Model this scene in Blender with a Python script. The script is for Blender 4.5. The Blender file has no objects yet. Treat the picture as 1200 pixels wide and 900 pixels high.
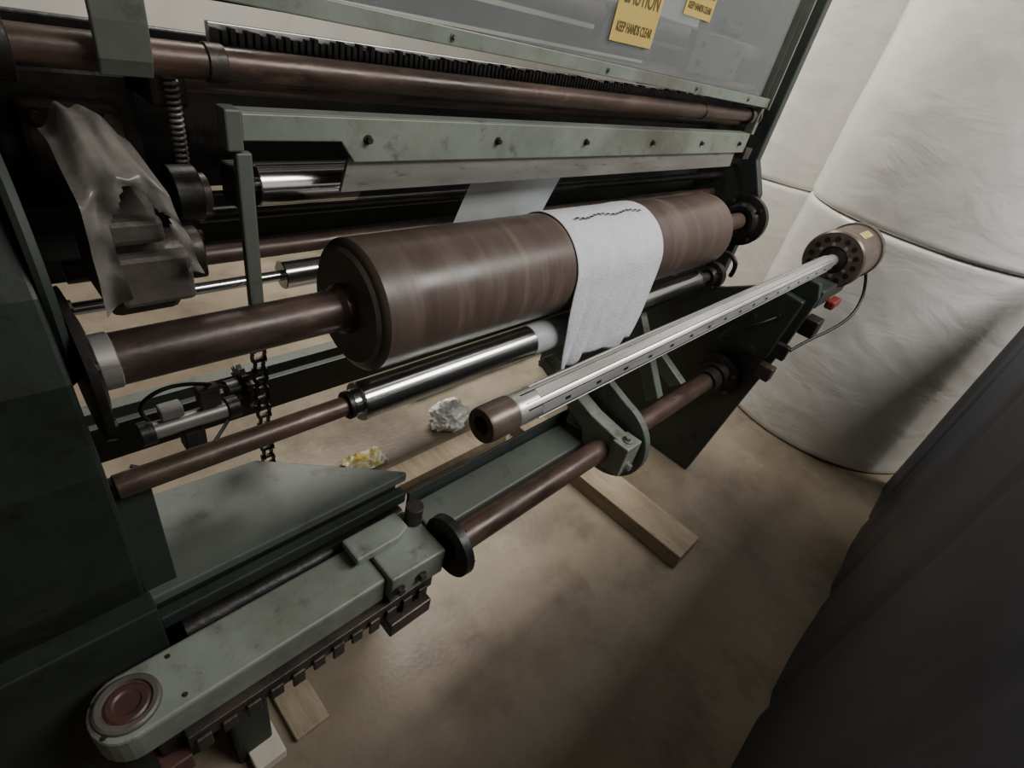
import bpy, bmesh, math, random
from mathutils import Vector, Matrix, noise
random.seed(7)
S = bpy.context.scene
COL = S.collection

# ------------------------------------------------------------------ materials
def mat(name, c1, c2=None, rough=0.5, metal=0.0, scale=6.0, detail=6.0, bump=0.0, bscale=40.0,
        stretch=(1,1,1), c3=None, rough_var=0.0, coat=0.0, lo=0.35, hi=0.65, spec=0.5, c3lo=.56, c3hi=.68, c3s=2.7, dirt=None):
    m = bpy.data.materials.new(name); m.use_nodes = True
    nt = m.node_tree; b = nt.nodes['Principled BSDF']
    b.inputs['Roughness'].default_value = rough
    b.inputs['Metallic'].default_value = metal
    b.inputs['Coat Weight'].default_value = coat
    b.inputs['Coat Roughness'].default_value = 0.15
    b.inputs['Specular IOR Level'].default_value = spec
    tc = nt.nodes.new('ShaderNodeTexCoord')
    mp = nt.nodes.new('ShaderNodeMapping'); mp.inputs['Scale'].default_value = stretch
    nt.links.new(tc.outputs['Object'], mp.inputs['Vector'])
    n = nt.nodes.new('ShaderNodeTexNoise'); n.inputs['Scale'].default_value = scale
    n.inputs['Detail'].default_value = detail; n.inputs['Roughness'].default_value = 0.62
    nt.links.new(mp.outputs[0], n.inputs['Vector'])
    r = nt.nodes.new('ShaderNodeValToRGB')
    r.color_ramp.elements[0].position = lo; r.color_ramp.elements[1].position = hi
    r.color_ramp.elements[0].color = (*c1, 1); r.color_ramp.elements[1].color = (*(c2 or c1), 1)
    nt.links.new(n.outputs['Fac'], r.inputs['Fac'])
    out = r.outputs['Color']
    def overlay(out, col, s, a0, a1, mx_f=1.0):
        n3 = nt.nodes.new('ShaderNodeTexNoise'); n3.inputs['Scale'].default_value = s
        n3.inputs['Detail'].default_value = 9; n3.inputs['Roughness'].default_value = 0.7
        nt.links.new(mp.outputs[0], n3.inputs['Vector'])
        r3 = nt.nodes.new('ShaderNodeValToRGB')
        r3.color_ramp.elements[0].position = a0; r3.color_ramp.elements[1].position = a1
        r3.color_ramp.elements[1].color = (mx_f,mx_f,mx_f,1)
        nt.links.new(n3.outputs['Fac'], r3.inputs['Fac'])
        mx = nt.nodes.new('ShaderNodeMix'); mx.data_type = 'RGBA'
        nt.links.new(r3.outputs['Color'], mx.inputs[0])
        nt.links.new(out, mx.inputs[6]); mx.inputs[7].default_value = (*col, 1)
        return mx.outputs[2]
    if c3: out = overlay(out, c3, scale*c3s, c3lo, c3hi)
    if dirt: out = overlay(out, dirt[0], dirt[1], dirt[2], dirt[3], mx_f=dirt[4])
    nt.links.new(out, b.inputs['Base Color'])
    if rough_var:
        mr = nt.nodes.new('ShaderNodeMapRange')
        mr.inputs['From Min'].default_value=.3; mr.inputs['From Max'].default_value=.7
        mr.inputs['To Min'].default_value = max(0.02, rough-rough_var); mr.inputs['To Max'].default_value = rough+rough_var
        nt.links.new(n.outputs['Fac'], mr.inputs['Value']); nt.links.new(mr.outputs[0], b.inputs['Roughness'])
    if bump:
        nb = nt.nodes.new('ShaderNodeTexNoise'); nb.inputs['Scale'].default_value = bscale; nb.inputs['Detail'].default_value = 4
        nt.links.new(mp.outputs[0], nb.inputs['Vector'])
        bp = nt.nodes.new('ShaderNodeBump'); bp.inputs['Strength'].default_value = bump; bp.inputs['Distance'].default_value = 0.01
        nt.links.new(nb.outputs['Fac'], bp.inputs['Height']); nt.links.new(bp.outputs[0], b.inputs['Normal'])
    return m

M = {}
M['green']  = mat('green_machine_paint', (.175,.203,.172), (.235,.262,.225), .42, 0, 7, bump=.05, c3=(.115,.12,.10), rough_var=.1, dirt=((.080,.068,.052),2.3,.48,.70,.75))
M['dgreen'] = mat('dark_green_paint', (.020,.028,.024), (.034,.044,.037), .48, 0, 4, bump=.05, c3=(.016,.019,.017), rough_var=.1, dirt=((.05,.048,.04),9,.58,.75,.5))
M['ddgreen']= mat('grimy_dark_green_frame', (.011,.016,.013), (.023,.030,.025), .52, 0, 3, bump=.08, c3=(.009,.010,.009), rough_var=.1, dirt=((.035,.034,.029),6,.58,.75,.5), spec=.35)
M['mgreen'] = mat('mid_green_paint', (.085,.102,.087), (.125,.145,.125), .48, 0, 5, bump=.06, c3=(.05,.05,.043), dirt=((.05,.045,.036),2.5,.46,.68,.75))
M['black']  = mat('black_oily_iron', (.012,.011,.011), (.030,.027,.025), .42, .3, 18, bump=.2)
M['iron']   = mat('greasy_cast_iron', (.036,.030,.027), (.078,.064,.056), .42, .5, 14, bump=.2, c3=(.09,.055,.04))
M['brown']  = mat('brown_rubber', (.080,.055,.045), (.115,.082,.069), .38, 0, 3, stretch=(3.2,.35,.35), bump=.04, bscale=18, rough_var=.10, c3=(.20,.155,.135), c3lo=.52, c3hi=.78, c3s=1.6, dirt=((.05,.036,.030),2,.48,.68,.6))
M['brownsh']= mat('rusty_brown_shaft', (.060,.038,.031), (.115,.072,.058), .38, .3, 9, stretch=(.8,2,2), bump=.05, c3=(.19,.13,.10), rough_var=.12, c3lo=.56,c3hi=.72,c3s=1.5, dirt=((.026,.020,.017),3,.48,.64,.8))
M['brownpl']= mat('brown_patina_journal', (.10,.074,.062), (.16,.12,.10), .34, .3, 20, bump=.05)
M['chrome'] = mat('worn_chrome', (.58,.58,.58), (.72,.72,.72), .20, 1, 4, stretch=(.3,4,4), rough_var=.08)
M['alu']    = mat('aluminium_shaft', (.62,.615,.60), (.76,.755,.74), .33, .7, 12, stretch=(.3,4,4), rough_var=.08, dirt=((.30,.28,.25),7,.48,.72,.6))
M['steel']  = mat('dull_steel', (.23,.22,.205), (.32,.305,.285), .42, .5, 10, stretch=(.4,2,2), c3=(.15,.125,.105), rough_var=.1)
M['paper']  = mat('white_tissue', (.60,.63,.66), (.68,.71,.74), .85, 0, 30, bump=.3, bscale=160)
M['red']    = mat('red_paint', (.16,.018,.02), (.24,.03,.028), .4, 0, 10)
M['redrust']= mat('red_brown_bearing_seal', (.055,.025,.023), (.09,.04,.035), .45, 0, 12)
M['yellow'] = mat('yellow_sign_vinyl', (.55,.39,.09), (.63,.46,.13), .5, 0, 5)
M['ink']    = mat('black_ink', (.01,.01,.01), None, .5)
M['signink']= mat('faded_sign_ink', (.10,.075,.03), (.13,.10,.04), .5)
M['wood']   = mat('weathered_pine', (.24,.19,.125), (.34,.275,.19), .75, 0, 5, stretch=(6,1,6), bump=.2, c3=(.18,.13,.08))
M['whitewood']=mat('pale_cut_wood', (.5,.46,.38), (.62,.58,.5), .75, 0, 5, bump=.2)
M['concrete']=mat('stained_concrete', (.130,.102,.070), (.275,.230,.165), .45, 0, 1.1, detail=12, bump=.12, bscale=60, c3=(.34,.295,.225), rough_var=.16, lo=.34, hi=.66, c3lo=.60, c3hi=.74, c3s=1.9, dirt=((.085,.062,.042),3.0,.50,.68,.7))
M['wall']   = mat('painted_block_wall', (.42,.41,.38), (.50,.49,.46), .8, 0, 2)
M['ceil']   = mat('ceiling_paint', (.55,.54,.52), (.60,.59,.57), .85, 0, 2)
M['tarp']   = mat('dark_navy_tarp', (.014,.016,.024), (.028,.031,.043), .5, 0, 3, bump=.15, bscale=6, stretch=(1,1,.3))
M['yfoil']  = mat('yellow_wrapper_film', (.45,.36,.08), (.60,.56,.44), .3, 0, 14, bump=.4, lo=.45, hi=.55)
M['greycover']=mat('grey_sheet_metal', (.30,.31,.31), (.38,.39,.39), .5, .1, 4)
M['castb']  = mat('brown_cast_housing', (.065,.056,.050), (.125,.108,.094), .5, .1, 10, bump=.2)

def roll_mat():
    m = mat('wrapped_white_paper', (.75,.74,.71), (.82,.81,.78), .30, 0, 1.4, coat=.5, rough_var=.08)
    nt = m.node_tree; b = nt.nodes['Principled BSDF']
    b.inputs['Coat Roughness'].default_value=.2
    tc = nt.nodes.new('ShaderNodeTexCoord'); mp = nt.nodes.new('ShaderNodeMapping')
    mp.inputs['Scale'].default_value = (1,1,1.8); nt.links.new(tc.outputs['Object'], mp.inputs[0])
    mp.inputs['Rotation'].default_value = (.5,.3,0)
    n = nt.nodes.new('ShaderNodeTexNoise'); n.inputs['Scale'].default_value = 2.6; n.inputs['Detail'].default_value = 6
    n.inputs['Distortion'].default_value = 1.0
    nt.links.new(mp.outputs[0], n.inputs['Vector'])
    v = nt.nodes.new('ShaderNodeTexVoronoi'); v.feature='DISTANCE_TO_EDGE'; v.inputs['Scale'].default_value = 4.0
    mxv = nt.nodes.new('ShaderNodeMix'); mxv.data_type='VECTOR'; mxv.inputs[0].default_value=.35
    nt.links.new(mp.outputs[0], mxv.inputs[4]); nt.links.new(n.outputs['Color'], mxv.inputs[5])
    nt.links.new(mxv.outputs[1], v.inputs['Vector'])
    cr_ = nt.nodes.new('ShaderNodeMapRange'); cr_.inputs['From Max'].default_value=.08; cr_.inputs['To Min'].default_value=.022; cr_.inputs['To Max'].default_value=0
    nt.links.new(v.outputs['Distance'], cr_.inputs['Value'])
    a = nt.nodes.new('ShaderNodeMath'); a.operation='ADD'
    nt.links.new(cr_.outputs[0], a.inputs[0]); nt.links.new(n.outputs['Fac'], a.inputs[1])
    bp = nt.nodes.new('ShaderNodeBump'); bp.inputs['Strength'].default_value=.26; bp.inputs['Distance'].default_value=.03
    nt.links.new(a.outputs[0], bp.inputs['Height']); nt.links.new(bp.outputs[0], b.inputs['Normal'])
    nt.links.new(bp.outputs[0], b.inputs['Coat Normal'])
    return m
M['roll'] = roll_mat()

def film_mat(name, alpha, col, rough):
    m = mat(name, col, tuple(min(1,c*1.1) for c in col), rough, 0, 8, bump=.5, bscale=12)
    m.node_tree.nodes['Principled BSDF'].inputs['Alpha'].default_value = alpha
    return m
M['film']  = film_mat('translucent_white_film', .75, (.52,.55,.56), .5)
M['poly']  = mat('grimy_grey_wrap', (.10,.092,.082), (.23,.215,.195), .32, 0, 9, bump=.6, bscale=14)
M['polybag']= film_mat('crumpled_clear_plastic', .85, (.85,.85,.84), .2)
M['plexi'] = film_mat('hazy_plexiglass', .22, (.42,.44,.45), .2)
M['plexi'].node_tree.nodes['Bump'].inputs['Strength'].default_value = .02

# ------------------------------------------------------------------ geometry helpers
def group(name):
    e = bpy.data.objects.new(name, None); e.empty_display_size = .1; COL.objects.link(e); return e

def mk(name, verts, faces, m, parent=None, smooth=False, bevel=0.0, seg=2, autos=None):
    me = bpy.data.meshes.new(name); me.from_pydata([tuple(v) for v in verts], [], faces); 
    bm = bmesh.new(); bm.from_mesh(me); bmesh.ops.recalc_face_normals(bm, faces=bm.faces)
    if autos:
        for e in bm.edges:
            if len(e.link_faces)==2 and e.calc_face_angle(0) > autos: e.smooth = False
    bm.to_mesh(me); bm.free()
    if smooth:
        for p in me.polygons: p.use_smooth = True
    o = bpy.data.objects.new(name, me); COL.objects.link(o)
    if m is not None: me.materials.append(M[m] if isinstance(m,str) else m)
    if parent: o.parent = parent
    if bevel:
        md = o.modifiers.new('bev','BEVEL'); md.width = bevel; md.segments = seg; md.limit_method='ANGLE'; md.angle_limit=.6
    return o

def box(name, x0,x1,y0,y1,z0,z1, m, parent=None, bevel=.003):
    v=[(x,y,z) for x in (x0,x1) for y in (y0,y1) for z in (z0,z1)]
    f=[(0,1,3,2),(4,6,7,5),(0,4,5,1),(2,3,7,6),(0,2,6,4),(1,5,7,3)]
    return mk(name,v,f,m,parent,bevel=bevel)

def prism(name, pts, plane, lo, hi, m, parent=None, bevel=.003):
    def P(a,b,c):
        return {'YZ':(c,a,b),'XY':(a,b,c),'XZ':(a,c,b)}[plane]
    n=len(pts); v=[P(a,b,lo) for a,b in pts]+[P(a,b,hi) for a,b in pts]
    f=[tuple(range(n)), tuple(range(2*n-1,n-1,-1))]+[(i,(i+1)%n,n+(i+1)%n,n+i) for i in range(n)]
    return mk(name,v,f,m,parent,bevel=bevel)

def lathe(name, prof, c, m, parent=None, axis='X', seg=48):
    v=[];f=[]
    def P(t,a,b):
        if axis=='X': return (t,c[0]+a,c[1]+b)
        if axis=='Y': return (c[0]+a,t,c[1]+b)
        return (c[0]+a,c[1]+b,t)
    for t,r in prof:
        for i in range(seg):
            an=2*math.pi*i/seg; v.append(P(t,r*math.cos(an),r*math.sin(an)))
    k=len(prof)
    for j in range(k-1):
        for i in range(seg):
            a=j*seg+i;b=j*seg+(i+1)%seg; f.append((a,b,b+seg,a+seg))
    f.append(tuple(range(seg))); f.append(tuple(range((k-1)*seg,k*seg)))
    return mk(name,v,f,m,parent,smooth=True,autos=.5)

def cyl(name, x0,x1,y,z,r,m,parent=None,axis='X',seg=40,ch=.0015):
    c=min(ch,r*.3)
    return lathe(name,[(x0,r-c),(x0+c,r),(x1-c,r),(x1,r-c)],(y,z),m,parent,axis,seg)

def tube(name, pts, r, m, parent=None, cyc=False):
    cu=bpy.data.curves.new(name,'CURVE'); cu.dimensions='3D'; cu.bevel_depth=r; cu.bevel_resolution=4; cu.use_fill_caps=True
    sp=cu.splines.new('NURBS'); sp.points.add(len(pts)-1)
    for p,q in zip(sp.points,pts): p.co=(*q,1)
    sp.use_endpoint_u=True; sp.order_u=3; sp.use_cyclic_u=cyc; cu.resolution_u=10
    cu.materials.append(M[m]); o=bpy.data.objects.new(name,cu); COL.objects.link(o)
    if parent: o.parent=parent
    return o

def bolt(name, x,y,z, axis, r, h, m='iron', parent=None):
    ax=axis[-1]; s=-1 if axis[0]=='-' else 1
    v=[];f=[]
    base={'X':x,'Y':y,'Z':z}[ax]
    oth={'X':(y,z),'Y':(x,z),'Z':(x,y)}[ax]
    def ring(n,t,rr):
        st=len(v)
        for i in range(n):
            an=2*math.pi*i/n; a=oth[0]+rr*math.cos(an); b=oth[1]+rr*math.sin(an)
            v.append({'X':(t,a,b),'Y':(a,t,b),'Z':(a,b,t)}[ax])
        return st
    for n,t0,t1,rr in ((20,base,base+s*h*.2,r*1.5),(6,base+s*h*.2,base+s*h,r)):
        a=ring(n,t0,rr); b=ring(n,t1,rr)
        f.append(tuple(range(a,a+n))); f.append(tuple(range(b,b+n)))
        for i in range(n): f.append((a+i,a+(i+1)%n,b+(i+1)%n,b+i))
    return mk(name,v,f,m,parent)

def torus_flange(name, x0,x1,y,z,ro,ri,m,parent=None,nb=6,side=-1):
    w=x1-x0
    if side<0: pr=[(x1,ro*.98),(x0+w*.45,ro),(x0+w*.4,ro*.92),(x0+w*.35,ro*.72),(x0+w*.1,ro*.66),(x0,ro*.58),(x0,ri*1.25),(x0+w*.15,ri*1.2),(x0+w*.15,ri*.5)]
    else: pr=[(x0,ro*.98),(x0+w*.55,ro),(x0+w*.6,ro*.92),(x0+w*.65,ro*.72),(x0+w*.9,ro*.66),(x1,ro*.58),(x1,ri*1.25),(x1-w*.15,ri*1.2),(x1-w*.15,ri*.5)]
    lathe(name,pr,(y,z),m,parent)
    for i in range(nb):
        an=2*math.pi*(i+.5)/nb
        bolt(name+'_bolt_%d'%i,(x0+w*.42 if side<0 else x1-w*.42),y+ro*.84*math.cos(an),z+ro*.84*math.sin(an),'-X' if side<0 else '+X',ro*.07,w*.25,'iron',parent)

# ------------------------------------------------------------------ room
box('floor',-3,6.5,-3.5,5.5,-.1,0,'concrete',bevel=0)
box('ceiling',-3,6.5,-3.5,5.5,3.8,3.9,'ceil',bevel=0)
box('wall_far',6.5,6.6,-3.5,5.5,0,3.8,'wall',bevel=0)
box('wall_near',-3.1,-3,-3.5,5.5,0,3.8,'wall',bevel=0)
box('wall_left',-3,6.5,5.5,5.6,0,3.8,'wall',bevel=0)
box('wall_right',-3,6.5,-3.6,-3.5,0,3.8,'wall',bevel=0)

# ------------------------------------------------------------------ jumbo paper rolls
def jumbo(cx,cy,z0,h,R,seed):
    g=group('jumbo_paper_roll')
    seg=180; nz=70; v=[];f=[]
    prof=[]
    prof.append((0,.05)); prof.append((0,R*.6)); prof.append((0,R-.018)); prof.append((.005,R-.006)); prof.append((.018,R))
    for i in range(1,nz): prof.append((.018+(h-.036)*i/nz,R))
    prof += [(h-.018,R),(h-.005,R-.006),(h,R-.018),(h,R*.6),(h,.05)]
    for t,r in prof:
        for i in range(seg):
            an=2*math.pi*i/seg
            rr=r
            if r>R*.9:
                p=Vector((math.cos(an)*1.7,math.sin(an)*1.7,t*2.2+seed*7))
                rr+=.006*noise.noise(p)+.002*noise.noise(p*3.5)
                c=noise.noise(Vector((an*1.2,t*5+an*1.5,seed*3)))
                rr+=.002*max(0,1-abs(c)/.09)
                e=max(0,1-min(t,h-t)/.13)
                rr+=.003*e*noise.noise(Vector((an*22,t*3,seed)))
            v.append((cx+rr*math.cos(an),cy+rr*math.sin(an),z0+t))
    k=len(prof)
    for j in range(k-1):
        for i in range(seg):
            a=j*seg+i;b=j*seg+(i+1)%seg; f.append((a,b,b+seg,a+seg))
    for i in range(seg):
        f.append((i,(i+1)%seg,(k-1)*seg+(i+1)%seg,(k-1)*seg+i))
    mk('wrapped_roll',v,f,'roll',g,smooth=True,autos=.9)
    return g
jumbo(3.42,.26,0,1.135,.60,1)
jumbo(3.43,.25,1.139,1.15,.609,2)
jumbo(4.17,1.30,0,1.065,.60,3)
jumbo(4.17,1.31,1.069,1.15,.60,4)

# ------------------------------------------------------------------ tarp covered crate
def crate():
    g=group('tarp_covered_crate')
    x0,x1,y1,y0,h=-1.3,3.02,-.262,-1.05,1.25
    v=[];f=[]
    path=[]
    for i in range(26): path.append((y1,h*i/26))
    for i in range(5): a=math.pi/2*i/4; path.append((y1-.03+.03*math.cos(a),h+.03*math.sin(a)))
    for i in range(1,12): path.append((y1-.03+(y0-y1+.06)*i/12,h+.03))
    for i in range(5): a=math.pi/2+math.pi/2*i/4; path.append((y0+.03+.03*math.cos(a),h+.03*math.sin(a)))
    for i in range(25,-1,-1): path.append((y0,h*i/26))
    nx=150
    for j in range(nx+1):
        x=x0+(x1-x0)*j/nx
        for (y,z) in path:
            w=.012*noise.noise(Vector((x*2.3,z*.8,3)))+.003*noise.noise(Vector((x*7,z*1.5,y)))
            q=((x+.2+.05*z)%.62)-.31
            fold=-.012*max(0,1-abs(q)/.06)
            yy=y+(w+fold if y>-.6 else -w-fold)
            v.append((x,yy,z+(.006*noise.noise(Vector((x*4,y*4,0))) if z>.2 else 0)))
    n=len(path)
    for j in range(nx):
        for i in range(n-1):
            a=j*n+i; f.append((a,a+1,a+n+1,a+n))
    f.append(tuple(range(n))); f.append(tuple(range(nx*n,(nx+1)*n)))
    mk('tarp',v,f,'tarp',g,smooth=True,autos=1.0)
crate()

# ------------------------------------------------------------------ main machine frame
XF=2.40
fr=group('paper_converting_machine')
pts=[(.74,0),(.74,.60),(.70,.72),(.68,.98),(.70,1.12),(.74,1.22),(.80,1.30),(.90,1.36),(1.0,1.38),(1.6,1.38),(1.6,0)]
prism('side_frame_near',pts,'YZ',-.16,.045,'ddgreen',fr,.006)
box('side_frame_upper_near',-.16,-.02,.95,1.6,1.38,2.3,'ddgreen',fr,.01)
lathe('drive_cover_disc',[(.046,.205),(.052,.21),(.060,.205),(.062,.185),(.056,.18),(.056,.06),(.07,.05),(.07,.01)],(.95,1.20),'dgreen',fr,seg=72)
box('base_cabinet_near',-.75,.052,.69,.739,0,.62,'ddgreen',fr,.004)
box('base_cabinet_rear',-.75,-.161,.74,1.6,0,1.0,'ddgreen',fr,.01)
prism('side_frame_far',[(.80,0),(.80,.9),(.80,1.0),(.80,1.18),(.84,1.25),(.87,1.3),(.87,2.3),(1.55,2.3),(1.55,0)],'YZ',XF,XF+.05,'dgreen',fr,.006)
prism('unwind_side_plate_far',[(.46,.0),(.40,.45),(.355,.78),(.34,.98),(.36,1.03),(.47,1.03),(.56,.93),(.67,.87),(.80,.82),(1.45,.82),(1.45,0)],'YZ',2.10,2.13,'dgreen',fr,.004)
prism('base_tray',[(.046,.73),(.62,.73),(.622,.74),(.345,.970),(.046,.99)],'XY',.575,.60,'mgreen',fr,.004)
box('base_front_panel',.046,.60,.745,.765,.0,.575,'ddgreen',fr,.002)
box('base_tray_post',.046,.10,.75,.80,.601,.86,'dgreen',fr,.002)
cyl('tray_roller',.08,.585,.700,.50,.026,'black',fr)
box('tray_edge_rail',.05,.60,.700,.728,.535,.570,'dgreen',fr,.004)
box('cross_beam_front',.62,1.29,.60,.71,.44,.50,'mgreen',fr,.006)
box('cross_beam_front_lip',.62,1.29,.712,.722,.44,.54,'dgreen',fr,.002)
box('cross_rail_rear',.05,2.10,1.10,1.135,.735,.765,'mgreen',fr,.003)
box('rear_stretcher',.05,XF,1.42,1.47,.90,1.03,'dgreen',fr,.004)
box('rear_stretcher_low',.05,XF,1.38,1.45,.38,.50,'dgreen',fr,.004)
box('back_panel_mid',.05,XF,1.10,1.12,1.10,1.20,'dgreen',fr,.003)
box('back_panel_upper',.0,XF,1.14,1.16,1.20,1.46,'black',fr,.003)
box('back_cover_plate',.6,2.2,1.22,1.25,1.66,2.3,'greycover',fr,.004)
box('upper_crossbeam',.0,XF,1.10,1.15,1.55,1.60,'black',fr,.005)
box('upper_bracket_plate_a',1.35,1.62,1.02,1.05,1.56,1.66,'dgreen',fr,.004)
box('upper_bracket_plate_b',1.75,2.10,.96,.99,1.55,1.66,'dgreen',fr,.004)
for i,(x,z) in enumerate(((1.80,1.58),(1.80,1.63),(2.05,1.58),(2.05,1.63),(1.40,1.59),(1.56,1.59))):
    bolt('plate_bolt_%d'%i,x,.96 if i<4 else 1.02,z,'-Y',.008,.01,'iron',fr)
cyl('cam_roller_upper',1.85,1.98,.955,1.69,.022,'black',fr)
cyl('brown_tie_shaft_top',-.16,2.20,.88,1.459,.0215,'brownsh',fr)
cyl('brown_tie_shaft_top_rear',.3,XF,1.02,1.415,.024,'brownsh',fr)
cyl('brown_idler_shaft_top',.2,XF,1.0,1.535,.013,'brownsh',fr)
cyl('dark_roller_upper_rear',.2,XF,1.05,1.64,.03,'castb',fr)
for i,(a,b,r) in enumerate(((.02,.10,.038),(.305,.33,.0245),(2.14,2.165,.03),(1.78,1.80,.0245))):
    cyl('shaft_collar_%d'%i,a,b,.88,1.459,r,'black' if i==0 else 'iron',fr)
cyl('tie_shaft_endcap',2.20,2.215,.88,1.459,.032,'iron',fr)
lathe('chrome_idler_upper',[(.36,.012),(.385,.012),(.385,.035),(.387,.037),(.575,.037),(.577,.035),(.577,.012),(XF,.012)],(.95,1.267),'chrome',fr)
cyl('idler_bar_black',.30,XF,.99,1.204,.013,'black',fr)
cyl('brown_idler_rear',.10,XF,1.00,1.124,.018,'brownsh',fr)
lathe('chrome_idler_rear',[(.05,.012),(.47,.012),(.47,.029),(.472,.031),(2.1,.031),(2.102,.029),(2.102,.012),(XF,.012)],(1.05,1.033),'chrome',fr)
v=[];f=[]
n=150;x0,x1=.34,2.1
for i in range(n):
    xa=x0+(x1-x0)*i/n; xb=xa+(x1-x0)/n*.62
    k=len(v); zb=1.492+.008*random.random()
    v+= [(xa,.93,1.474),(xb,.93,1.474),(xb,.93,zb),(xa,.93,zb),(xa,.945,1.474),(xb,.945,1.474),(xb,.945,zb),(xa,.945,zb)]
    f+=[(k,k+1,k+2,k+3),(k+4,k+5,k+6,k+7),(k,k+1,k+5,k+4),(k+3,k+2,k+6,k+7),(k,k+3,k+7,k+4),(k+1,k+2,k+6,k+5)]
mk('perforating_comb',v,f,'black',fr)
box('comb_painted_backlight',.34,2.1,.95,.962,1.47,1.500,'alu',fr,.001)  # pale added strip, its colour imitates light coming through the comb gaps
prism('strap_bracket',[(.845,1.440),(.835,1.46),(.832,1.50),(.835,1.62),(.845,1.62),(.842,1.50),(.845,1.465),(.856,1.445)],'YZ',.175,.232,'mgreen',fr,.002)
box('gearbox_near',.07,.245,1.0,1.1,1.22,1.42,'black',fr,.01)
box('gearbox_cover',.10,.22,.98,1.0,1.25,1.38,'iron',fr,.01)
for i,(a,b) in enumerate(((.12,1.27),(.20,1.27),(.12,1.36),(.20,1.36))): bolt('gearbox_bolt_%d'%i,a,.98,b,'-Y',.008,.01,'iron',fr)
box('bearing_bracket_near',.25,.30,.94,1.10,1.385,1.44,'iron',fr,.006)
box('pillow_block_near',.345,.375,.915,.985,1.235,1.30,'iron',fr,.006)
box('slide_block_near',.27,.30,.96,1.06,1.10,1.19,'black',fr,.006)
sp=[]
for i in range(200):
    a=i/200*2*math.pi*16; sp.append((.275+.008*math.cos(a),.93+.008*math.sin(a),1.31+.13*i/200))
tube('tension_spring',sp,.0022,'steel',fr)
cyl('clutch_disc_a',.26,.30,.97,1.25,.045,'black',fr)
cyl('clutch_disc_b',.30,.315,.97,1.25,.032,'iron',fr)
box('hanger_bar',.322,.346,.845,.86,1.08,1.35,'mgreen',fr,.003)
tube('hanger_foot',[(.335,.85,1.09),(.34,.83,1.06),(.35,.82,1.03),(.355,.83,1.02)],.010,'mgreen',fr)

gb=group('guard_bar')
prism('guard_bar_face',[(.335,1.366),(.335,1.404),(2.17,1.404),(2.17,1.338),(.52,1.332),(.495,1.366)],'XZ',.848,.856,'green',gb,.002)
box('guard_bar_top_flange',.335,2.17,.857,.89,1.397,1.404,'green',gb,.001)
prism('guard_wear_plate',[(.50,1.278),(.515,1.336),(2.12,1.340),(2.13,1.285)],'XZ',.858,.866,'steel',gb,.001)
for i,x in enumerate((.545,.86,1.17,1.49,1.80,2.10)):
    bolt('guard_bolt_%d'%i,x,.848,1.370,'-Y',.0055,.010,'iron',gb)
box('guard_end_bracket',.310,.334,.842,.875,1.352,1.41,'mgreen',gb,.003)
box('guard_end_block_far',2.171,2.23,.84,.875,1.315,1.355,'iron',gb,.003)

sg=group('safety_guard')
def rz(x): return 1.560-.0215*(x+.16)
prism('guard_rail_lower',[(-.16,rz(-.16)-.013),(-.16,rz(-.16)+.013),(2.19,rz(2.19)+.015),(2.19,rz(2.19)-.015)],'XZ',.838,.852,'green',sg,.002)
box('guard_post_far',2.19,2.215,.853,.885,1.40,2.25,'green',sg,.003)
box('guard_post_far_flange',2.191,2.199,.83,.852,1.49,2.25,'green',sg,.001)
box('guard_rail_upper',-.16,2.19,.838,.852,2.20,2.24,'green',sg,.002)
prism('plexiglass_panel',[(-.10,rz(-.1)+.014),(-.10,2.199),(2.10,2.199),(2.10,rz(2.1)+.016)],'XZ',.842,.848,'plexi',sg,0)
for i,x in enumerate((.10,.33,.70,1.17,1.62,2.0)):
    bolt('rail_screw_%d'%i,x,.838,rz(x),'-Y',.0045,.007,'steel',sg)

def sign(x0,x1,z0,z1,lines):
    g=group('caution_sign')
    box('sign_plate',x0,x1,.8395,.8415,z0,z1,'yellow',g,.0)
    h=(z1-z0)
    def txt(s,z,size,w):
        cu=bpy.data.curves.new('txt','FONT'); cu.body=s; cu.size=size; cu.align_x='CENTER'; cu.extrude=.0003; cu.offset=.0004
        o=bpy.data.objects.new('lettering_'+s.split()[0].lower(),cu); COL.objects.link(o)
        bpy.context.view_layer.update()
        ww=max(.001,o.dimensions.x)
        o.rotation_euler=(math.pi/2,0,0); o.scale=(w/ww,1,1); o.location=((x0+x1)/2,.8388,z); cu.materials.append(M['signink']); o.parent=g
    for s,fz,sz in lines: txt(s,z0+h*fz,h*sz,(x1-x0)*.84)
sign(1.145,1.320,1.588,1.745,(('CAUTION',.47,.32),('KEEP HANDS CLEAR',.13,.17)))
sign(1.42,1.565,1.675,1.80,(('CAUTION',.62,.3),('MOVING PARTS',.36,.16),('KEEP HANDS CLEAR',.12,.16)))

# ------------------------------------------------------------------ big brown roller
br=group('rubber_covered_roller')
Y,Z=.812,1.07
XE=1.98
lathe('rubber_cover',[(.492,.118),(.496,.127),(.503,.1325),(XE-.01,.1325),(XE-.003,.128),(XE,.118)],(Y,Z),'brown',br,seg=96)
lathe('end_disc_near',[(.485,.05),(.485,.110),(.4915,.1175)],(Y,Z),'castb',br,seg=64)
lathe('journal_near',[(.085,.040),(.46,.040),(.47,.048),(.484,.05)],(Y,Z),'brownsh',br)
cyl('bright_collar',.082,.108,Y,Z,.0425,'steel',br)
lathe('journal_far',[(XE+.001,.045),(XE+.03,.034),(2.30,.034),(2.33,.034)],(Y,Z),'brownpl',br)
bh=group('flange_bearing')
torus_flange('housing',.063,.082,Y,Z,.115,.045,'black',bh,6,side=1)
bh2=group('flange_bearing')
torus_flange('housing',2.335,2.398,Y,Z,.105,.036,'black',bh2,4,side=-1)

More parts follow.
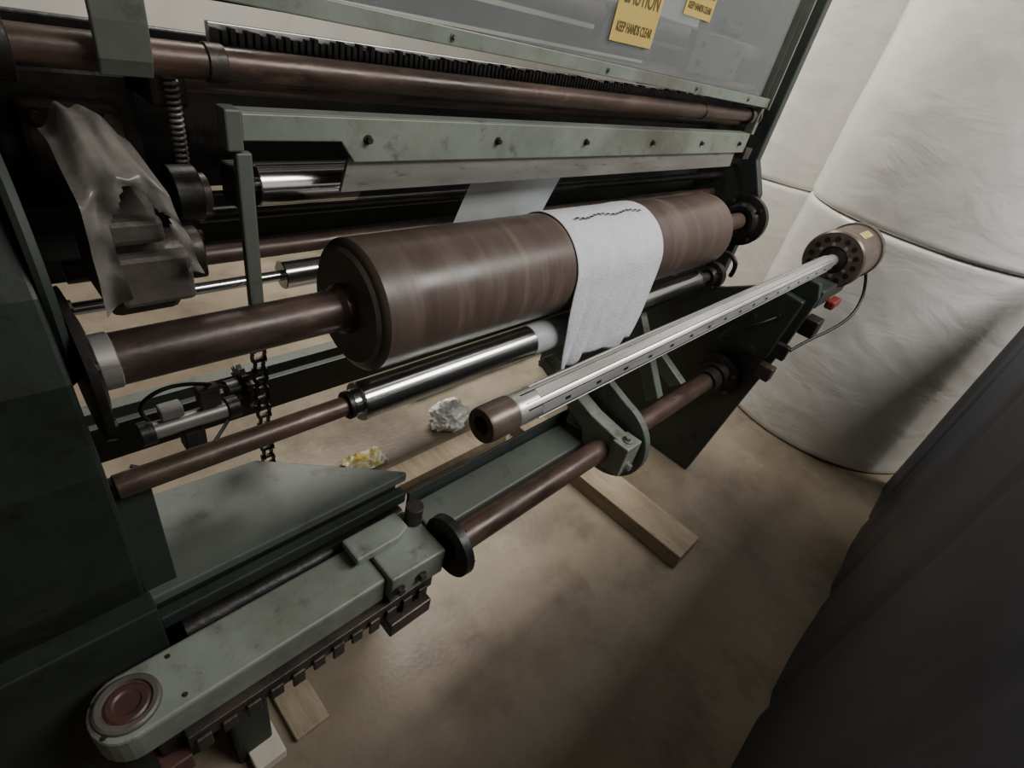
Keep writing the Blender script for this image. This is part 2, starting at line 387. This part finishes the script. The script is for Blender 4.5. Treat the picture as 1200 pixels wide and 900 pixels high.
cr=group('chrome_idler_roller')
lathe('chrome_face',[(.452,.020),(.452,.028),(.466,.030),(.466,.040),(.469,.042),(1.92,.042),(1.923,.040),(1.923,.02)],(.73,.90),'chrome',cr,seg=64)
cyl('journal_near',.053,.452,.73,.90,.020,'brownsh',cr)
cyl('collar_near',.44,.4515,.73,.90,.029,'black',cr)
cyl('journal_far',1.923,2.10,.73,.90,.02,'iron',cr)
torus_flange('bearing_far',2.03,2.095,.73,.90,.055,.02,'black',cr,4,side=-1)
cyl('collar_far',1.93,1.96,.73,.90,.035,'black',cr)
cyl('film_sleeve',.975,1.45,.73,.90,.0432,'film',cr,seg=64)

# ------------------------------------------------------------------ tissue cloth
def cloth():
    g=group('tissue_sheet')
    R=.1345; path=[]
    for i in range(40):
        a=math.radians(15+165*i/39); path.append((Y+R*math.cos(a),Z+R*math.sin(a),0))
    for i in range(1,31):
        t=i/30; path.append((Y-R-.006*math.sin(t*2),Z-.245*t,t))
    nu=90; v=[];f=[]
    for j,(y,z,t) in enumerate(path):
        s=j/len(path)
        xl=1.07-.02*math.sin(s*3.1); xr=1.455+.012*math.sin(s*2.4)-.055*t*t
        for i in range(nu+1):
            u=i/nu; x=xl+(xr-xl)*u
            w=(.3+.7*min(1,t*2)) if t>0 else .1*s
            d=.014*w*math.sin(u*13+t*1.3+.9*math.sin(u*5))*(t**.8)+.008*t*noise.noise(Vector((x*12,z*5,1)))
            amp=max(0,noise.noise(Vector((x*7,s*3,5))))*.004
            rp=.0022*max(0,noise.noise(Vector((x*40,s*5,2))))*min(1,s*1.5)
            nrm=Vector((y-Y,z-Z)).normalized() if t==0 else Vector((-1,0))
            yy=y+nrm.x*(amp+rp)-abs(d); zz=z+nrm.y*(amp+rp)
            if t>0: zz+= -t*.012*math.sin(u*9+1)
            v.append((x,yy,zz))
    n=nu+1
    for j in range(len(path)-1):
        for i in range(nu): a=j*n+i; f.append((a,a+1,a+n+1,a+n))
    o=mk('sheet',v,f,'paper',g,smooth=True)
    md=o.modifiers.new('sol','SOLIDIFY'); md.thickness=.0012; md.offset=1
    v=[];f=[]
    for k in range(16):
        u0=k/16; 
        x0=1.11+.31*u0; x1=x0+.0155
        a=math.radians(104+2*math.sin(k*.9)); b=a+math.radians(2.3)
        r=R+.0075; q=len(v)
        v+=[(x0,Y+r*math.cos(a),Z+r*math.sin(a)),(x1,Y+r*math.cos(a),Z+r*math.sin(a)),(x1,Y+r*math.cos(b),Z+r*math.sin(b)),(x0,Y+r*math.cos(b),Z+r*math.sin(b))]
        f.append((q,q+1,q+2,q+3))
    mk('ink_dashes',v,f,'ink',g)
cloth()
wf=group('paper_web')
v=[];f=[];nz=14;nx=16
for j in range(nz+1):
    t=j/nz
    for i in range(nx+1):
        u=i/nx; x=(.875-.045*t)+(.325)*u; v.append((x,.905+.05*t+.004*math.sin(u*6+t*3),1.31-.26*t))
for j in range(nz):
    for i in range(nx): a=j*(nx+1)+i; f.append((a,a+1,a+nx+2,a+nx+1))
mk('web_strip',v,f,'film',wf,smooth=True)

# ------------------------------------------------------------------ silver expanding shaft + chuck
es=group('expanding_core_shaft')
Ys,Zs=.408,1.068
lathe('shaft_body',[(.548,.020),(.548,.0265),(.552,.0285),(2.25,.0285),(2.255,.024),(2.334,.022)],(Ys,Zs),'alu',es,seg=72)
lathe('end_journal',[(.547,.026),(.545,.031),(.490,.031),(.484,.029),(.484,.0165),(.489,.0150),(.515,.0145),(.515,.004)],(Ys,Zs),'brownpl',es,seg=48)
cyl('bore_plug',.5155,.52,Ys,Zs,.013,'ink',es)
def strip(name, ang, r0, r1, w, xa, xb, m):
    v=[];f=[]
    for x in (xa,xb):
        for rr in (r0,r1):
            for s in (-1,1):
                a=math.radians(ang)+s*w/rr/2
                v.append((x,Ys-rr*math.cos(a),Zs+rr*math.sin(a)))
    f=[(0,1,3,2),(4,6,7,5),(0,4,5,1),(2,3,7,6),(0,2,6,4),(1,5,7,3)]
    mk(name,v,f,m,es)
for k,a in enumerate((12,72,132,192,252,312)):
    strip('expanding_leaf_%d'%k,a,.027,.0300,.017,.60,2.22,'alu')
    strip('leaf_slot_%d'%k,a+18.5,.0275,.0287,.0030,.565,2.23,'ink')
    strip('leaf_slot_b_%d'%k,a-18.5,.0275,.0287,.0014,.565,2.23,'ink')
for k in range(17):
    x=.66+.092*k
    strip('screw_%d'%k,12,.0298,.0303,.0055,x,x+.013,'ink')
ck=group('shaft_brake_chuck')
lathe('chuck_body',[(2.345,.024),(2.345,.050),(2.335,.052),(2.335,.104),(2.342,.110),(2.37,.112),(2.372,.107),(2.60,.107),(2.602,.114),(2.64,.114),(2.645,.108),(2.645,.03)],(Ys,Zs),'brownpl',ck,seg=72)
for i in range(14):
    an=2*math.pi*i/14
    cyl('vent_hole_%d'%i,2.3335,2.3348,Ys+.080*math.cos(an),Zs+.080*math.sin(an),.0105,'ink',ck,seg=16,ch=.0002)
cyl('hub_ring',2.336,2.3445,Ys,Zs,.05,'black',ck)
for i in range(8):
    an=2*math.pi*(i+.5)/8; bolt('hub_bolt_%d'%i,2.3345,Ys+.060*math.cos(an),Zs+.060*math.sin(an),'-X',.005,.008,'steel',ck)
v=[];f=[]
for i in range(9):
    a=math.radians(62+16*i/8)
    for x in (2.42,2.55): v.append((x,Ys-.1078*math.cos(a),Zs+.1078*math.sin(a)))
for i in range(8): f.append((2*i,2*i+1,2*i+3,2*i+2))
mk('chuck_label',v,f,'yfoil',ck,smooth=True)

# ------------------------------------------------------------------ lower pivot shaft, clamps
pv=group('pivot_shaft_assembly')
Yp,Zp=.532,.53
cyl('pivot_shaft',.60,2.10,Yp,Zp,.036,'brownsh',pv)
torus_flange('pillow_bearing_near',.600,.638,Yp,Zp,.080,.038,'black',pv,5,side=1)
torus_flange('flange_bearing_far',2.03,2.099,Yp,Zp,.098,.038,'black',pv,6,side=-1)
cyl('shaft_collar_far',1.965,2.025,Yp,Zp,.05,'iron',pv)
prism('clamp_arm',[(.455,.585),(.47,.60),(.60,.62),(.84,.70),(.86,.67),(.62,.55),(.60,.50),(.50,.47),(.455,.50)],'YZ',1.235,1.290,'green',pv,.005)
box('clamp_cap',1.225,1.305,.440,.50,.485,.60,'green',pv,.004)
bolt('clamp_bolt_a',1.265,.440,.515,'-Y',.012,.014,'steel',pv)
bolt('clamp_bolt_b',1.265,.470,.6015,'+Z',.012,.014,'steel',pv)
gp=[( .565-.150*math.cos(math.radians(a)), .525+.150*math.sin(math.radians(a))) for a in range(-110,85,9)]
gp+=[(.66,.72),(.74,.66),(.74,.45),(.66,.38)]
prism('curved_guard_plate',gp,'YZ',1.315,1.345,'mgreen',pv,.004)
prism('diagonal_arm_plate',[(.56,.56),(.60,.52),(.79,.80),(.76,.84)],'YZ',1.62,1.66,'mgreen',pv,.004)
prism('diagonal_arm_plate_b',[(.56,.56),(.60,.52),(.85,.64),(.83,.70)],'YZ',1.80,1.84,'mgreen',pv,.004)

sa=group('unwind_arm_bracket')
prism('arm_rib',[(.39,.70),(.37,.96),(.45,.97),(.52,.86),(.60,.68)],'YZ',2.055,2.0985,'dgreen',sa,.006)
prism('arm_cap',[(.34,1.00),(.34,.93),(.48,.93),(.48,1.0)],'YZ',2.14,2.32,'dgreen',sa,.006)
box('cradle_block',2.14,2.62,.36,.47,.90,.952,'black',sa,.006)
box('brake_caliper',2.30,2.40,.310,.345,.90,.935,'red',sa,.008)
box('switch_block_a',2.02,2.05,.325,.375,.74,.80,'black',sa,.005)
box('switch_block_b',2.14,2.22,.30,.355,.82,.89,'black',sa,.005)
box('switch_block_c',2.05,2.10,.34,.40,.62,.68,'iron',sa,.005)
for i,(y,z) in enumerate(((.42,.88),(.45,.72),(.50,.84),(.50,.72))): bolt('rib_bolt_%d'%i,2.0545,y,z,'-X',.011,.014,'iron',sa)
tube('air_hose',[(2.50,.30,1.03),(2.52,.27,.97),(2.45,.25,.88),(2.30,.27,.84),(2.18,.31,.80),(2.08,.33,.77)],.006,'ink',sa)
tube('air_hose_b',[(2.05,.56,.70),(1.98,.50,.80),(2.0,.44,.86),(2.06,.42,.88)],.005,'ink',sa)
tube('hose_loop',[(2.08,.66,.93),(2.05,.64,.99),(2.05,.70,1.02),(2.06,.76,.98),(2.09,.74,.93)],.009,'ink',sa)

# ------------------------------------------------------------------ near swing arm
na=group('unwind_swing_arm')
def arm_outline(x0,x1,y0,y1,r):
    cx=x0+r; cy=(y0+y1)/2; p=[]
    for i in range(13):
        a=math.pi/2+math.pi*i/12
        p.append((cx+r*math.cos(a),cy+(y1-y0)/2*math.sin(a)))
    return p+[(x1,y0),(x1,y1)]
prism('arm_beam',arm_outline(-.092,.44,.545,.668,.055),'XY',.452,.53,'green',na,.006)
prism('arm_clamp_lower',[(.441,.525),(.441,.674),(.575,.674),(.589,.645),(.589,.52)],'XY',.458,.545,'green',na,.005)
prism('arm_clamp_step',[(.40,.60),(.40,.668),(.545,.668),(.545,.615),(.51,.60)],'XY',.546,.568,'green',na,.005)
lathe('arm_bearing_ring',[(.5305,.050),(.537,.049),(.540,.045),(.540,.038),(.534,.036),(.534,.02)],(-.034,.606),'castb',na,axis='Z')
lathe('arm_bearing_bore',[(.5345,.034),(.5355,.034),(.5385,.030),(.5385,.022),(.536,.018),(.536,.004)],(-.034,.606),'redrust',na,axis='Z')
for i,(x,y) in enumerate(((-.076,.575),(-.076,.638),(.04,.650),(.04,.565))): bolt('arm_screw_%d'%i,x,y,.5305,'+Z',.003,.003,'iron',na)
box('arm_under_web',-.02,.57,.555,.64,.38,.452,'black',na,.004)
box('arm_rack_rail',.02,.57,.530,.554,.405,.445,'iron',na,.002)
for i in range(12):
    x=.03+.045*i; box('rack_tooth_%d'%i,x,x+.026,.522,.5295,.385+.01*(i%2),.43,'iron',na,.002)
box('arm_under_shoe',.44,.56,.51,.60,.33,.379,'iron',na,.004)
cyl('vertical_pin',.546,.60,.575,.635,.022,'iron',na,axis='Z')
box('red_lower_bracket',-.03,.02,.53,.60,.325,.379,'redrust',na,.004)
for i,x in enumerate((.46,.52)): bolt('clamp_screw_%d'%i,x,.522,.50,'-Y',.010,.012,'iron',na)
box('arm_support_leg',.10,.18,.60,.68,.0,.379,'ddgreen',na,.006)

# ------------------------------------------------------------------ drive chain etc.
dc=group('drive_chain')
for i in range(17):
    z=.50+.027*i; y=1.0; x=.385
    w=.009 if i%2 else .0135
    k=1.65
    for s in (-1,1):
        prism('link_%d_%d'%(i,s),[(y-.005*k,z-.0105*k),(y+.005*k,z-.0105*k),(y+.0065*k,z-.005*k),(y+.004*k,z),(y+.0065*k,z+.005*k),(y+.005*k,z+.0105*k),(y-.005*k,z+.0105*k),(y-.0065*k,z+.005*k),(y-.004*k,z),(y-.0065*k,z-.005*k)],'YZ',x+s*w,x+s*w+.0022,'black',dc,0)
    cyl('pin_%d'%i,x-.0135,x+.0135,y,z+.0135,.006,'iron',dc,seg=12)
sk=group('chain_sprocket')
pts=[]
for i in range(16):
    for d,r in ((-.1,.045),(.1,.045),(.2,.055),(.3,.055)):
        a=2*math.pi*(i+d)/16; pts.append((1.03+r*math.cos(a),.78+r*math.sin(a)))
prism('toothed_wheel',pts,'YZ',.352,.362,'iron',sk,0)
cyl('hub',.32,.37,1.03,.78,.025,'black',sk)
ac=group('air_cylinder')
cyl('barrel',.14,.30,.95,.80,.018,'steel',ac)
cyl('cap_a',.13,.155,.95,.80,.024,'black',ac); cyl('cap_b',.29,.315,.95,.80,.024,'black',ac)
box('mount',.20,.24,.93,.97,.73,.78,'black',ac,.003); box('valve',.17,.21,.935,.965,.825,.85,'steel',ac,.003)
box('valve_body',.24,.28,.935,.965,.825,.87,'iron',ac,.003)
tube('hose',[(.15,.95,.83),(.13,.93,.88),(.18,.92,.92),(.26,.95,.88),(.30,.97,.84)],.004,'ink',ac)
tube('hose_b',[(.10,.93,.75),(.16,.90,.72),(.22,.92,.70),(.30,.98,.74)],.004,'ink',ac)

# ------------------------------------------------------------------ wrapped motor housing at the near end
pc=group('wrapped_motor_housing')
prism('housing',[(.118,1.14),(.205,1.14),(.215,1.17),(.20,1.22),(.195,1.30),(.165,1.365),(.125,1.365),(.118,1.30)],'XZ',.80,.94,'castb',pc,.012)
box('housing_step_a',.128,.222,.775,.799,1.165,1.24,'castb',pc,.008)
box('housing_step_b',.128,.195,.775,.799,1.255,1.29,'castb',pc,.008)
cyl('housing_neck',.205,.26,.87,1.20,.035,'iron',pc)
v=[];f=[];nu=34;nv=40
for j in range(nv+1):
    t=j/nv
    for i in range(nu+1):
        u=i/nu
        x=.108+.078*u+ .045*t*u -.002*t*(1-u)
        y=.90-.145*min(1,t*3)-.008*math.sin(u*14+t*4)*t+.012*noise.noise(Vector((u*6,t*6,2)))
        z=1.395-.225*max(0,t-.12)*(1-.22*u)-.03*(2*u-1)**2 +.010*noise.noise(Vector((u*5,t*5,9)))
        v.append((x,y,z))
for j in range(nv):
    for i in range(nu):
        t=j/nv;u=i/nu
        if t>.46+.08*math.sin(u*9) and .22<u<.86+.05*math.sin(t*17): continue
        a=j*(nu+1)+i; f.append((a,a+1,a+nu+2,a+nu+1))
mk('grey_wrap',v,f,'poly',pc,smooth=True)

# ------------------------------------------------------------------ floor clutter
wb=group('wood_block')
box('timber',1.54,1.70,.20,1.12,0,.075,'wood',wb,.004)
wp=group('wood_pallet')
for i in range(6): box('deck_board_%d'%i,1.30+.17*i,1.42+.17*i,1.55,2.45,.10,.118,'wood',wp,.002)
for i,y in enumerate((1.55,1.95,2.36)): box('stringer_%d'%i,1.30,2.27,y,y+.09,0,.0995,'wood',wp,.003)
wq=group('wood_plank')
box('plank',.62,1.50,1.10,1.20,0,.045,'wood',wq,.003)
ws=group('wood_scrap')
box('scrap_piece',.12,.19,.55,.70,0,.04,'whitewood',ws,.003) 
box('scrap_board',.22,.31,.56,.73,0,.02,'wood',ws,.003) 

def crumple(name,part,cx,cy,r,h,m,seed):
    g=group(name)
    bm=bmesh.new(); bmesh.ops.create_icosphere(bm,subdivisions=4,radius=1)
    for q in bm.verts:
        n=noise.noise(q.co*2.2+Vector((seed,0,0)))*.35+abs(noise.noise(q.co*5+Vector((0,seed,0))))*.35
        k=1+n; q.co=Vector((cx+q.co.x*r*k,cy+q.co.y*r*k*.8,max(0.001,h*.7+q.co.z*h*k)))
    me=bpy.data.meshes.new(part); bm.to_mesh(me); bm.free(); me.materials.append(M[m])
    o=bpy.data.objects.new(part,me); COL.objects.link(o); o.parent=g
crumple('crumpled_plastic_bag','bag',1.33,1.32,.085,.07,'polybag',3)
yw=group('yellow_wrapper')
v=[];f=[]
for j in range(9):
    for i in range(13):
        v.append((.80+.17*i/12,1.26+.10*j/8,.012+.03*abs(noise.noise(Vector((i*.5,j*.5,1))))))
for j in range(8):
    for i in range(12): a=j*13+i; f.append((a,a+1,a+14,a+13))
mk('wrapper',v,f,'yfoil',yw)

# ------------------------------------------------------------------ lights
def fixture(x,y,z,lx,ly,power,col):
    g=group('ceiling_light_fixture')
    box('fixture_body',x-lx/2,x+lx/2,y-ly/2,y+ly/2,z+.02,z+.08,'greycover',g,.005)
    L=bpy.data.lights.new('panel_light','AREA'); L.shape='RECTANGLE'; L.size=lx; L.size_y=ly; L.energy=power; L.color=col
    o=bpy.data.objects.new('panel_light',L); o.location=(x,y,z); COL.objects.link(o); o.parent=g
fixture(2.5,-1.45,3.5,3.0,1.2,185,(1,.98,.94))
fixture(2.2,2.5,3.5,2.6,1.0,200,(1,.955,.87))
w=bpy.data.worlds.new('world'); w.use_nodes=True; S.world=w
w.node_tree.nodes['Background'].inputs[0].default_value=(.6,.6,.6,1); w.node_tree.nodes['Background'].inputs[1].default_value=.05

# ------------------------------------------------------------------ camera
cd=bpy.data.cameras.new('camera'); cam=bpy.data.objects.new('camera',cd); COL.objects.link(cam)
f_=Vector((.6533,.4974,-.5705)).normalized(); r_=Vector((.697,-.6897,.197)); r_=(r_-r_.dot(f_)*f_).normalized(); u_=r_.cross(f_)
R3=Matrix((r_,u_,-f_)).transposed()
cam.matrix_world=Matrix.Translation((0,0,1.6))@R3.to_4x4()
cd.sensor_fit='HORIZONTAL'; cd.sensor_width=36; cd.lens=614/1200*36; cd.clip_start=.01
S.camera=cam
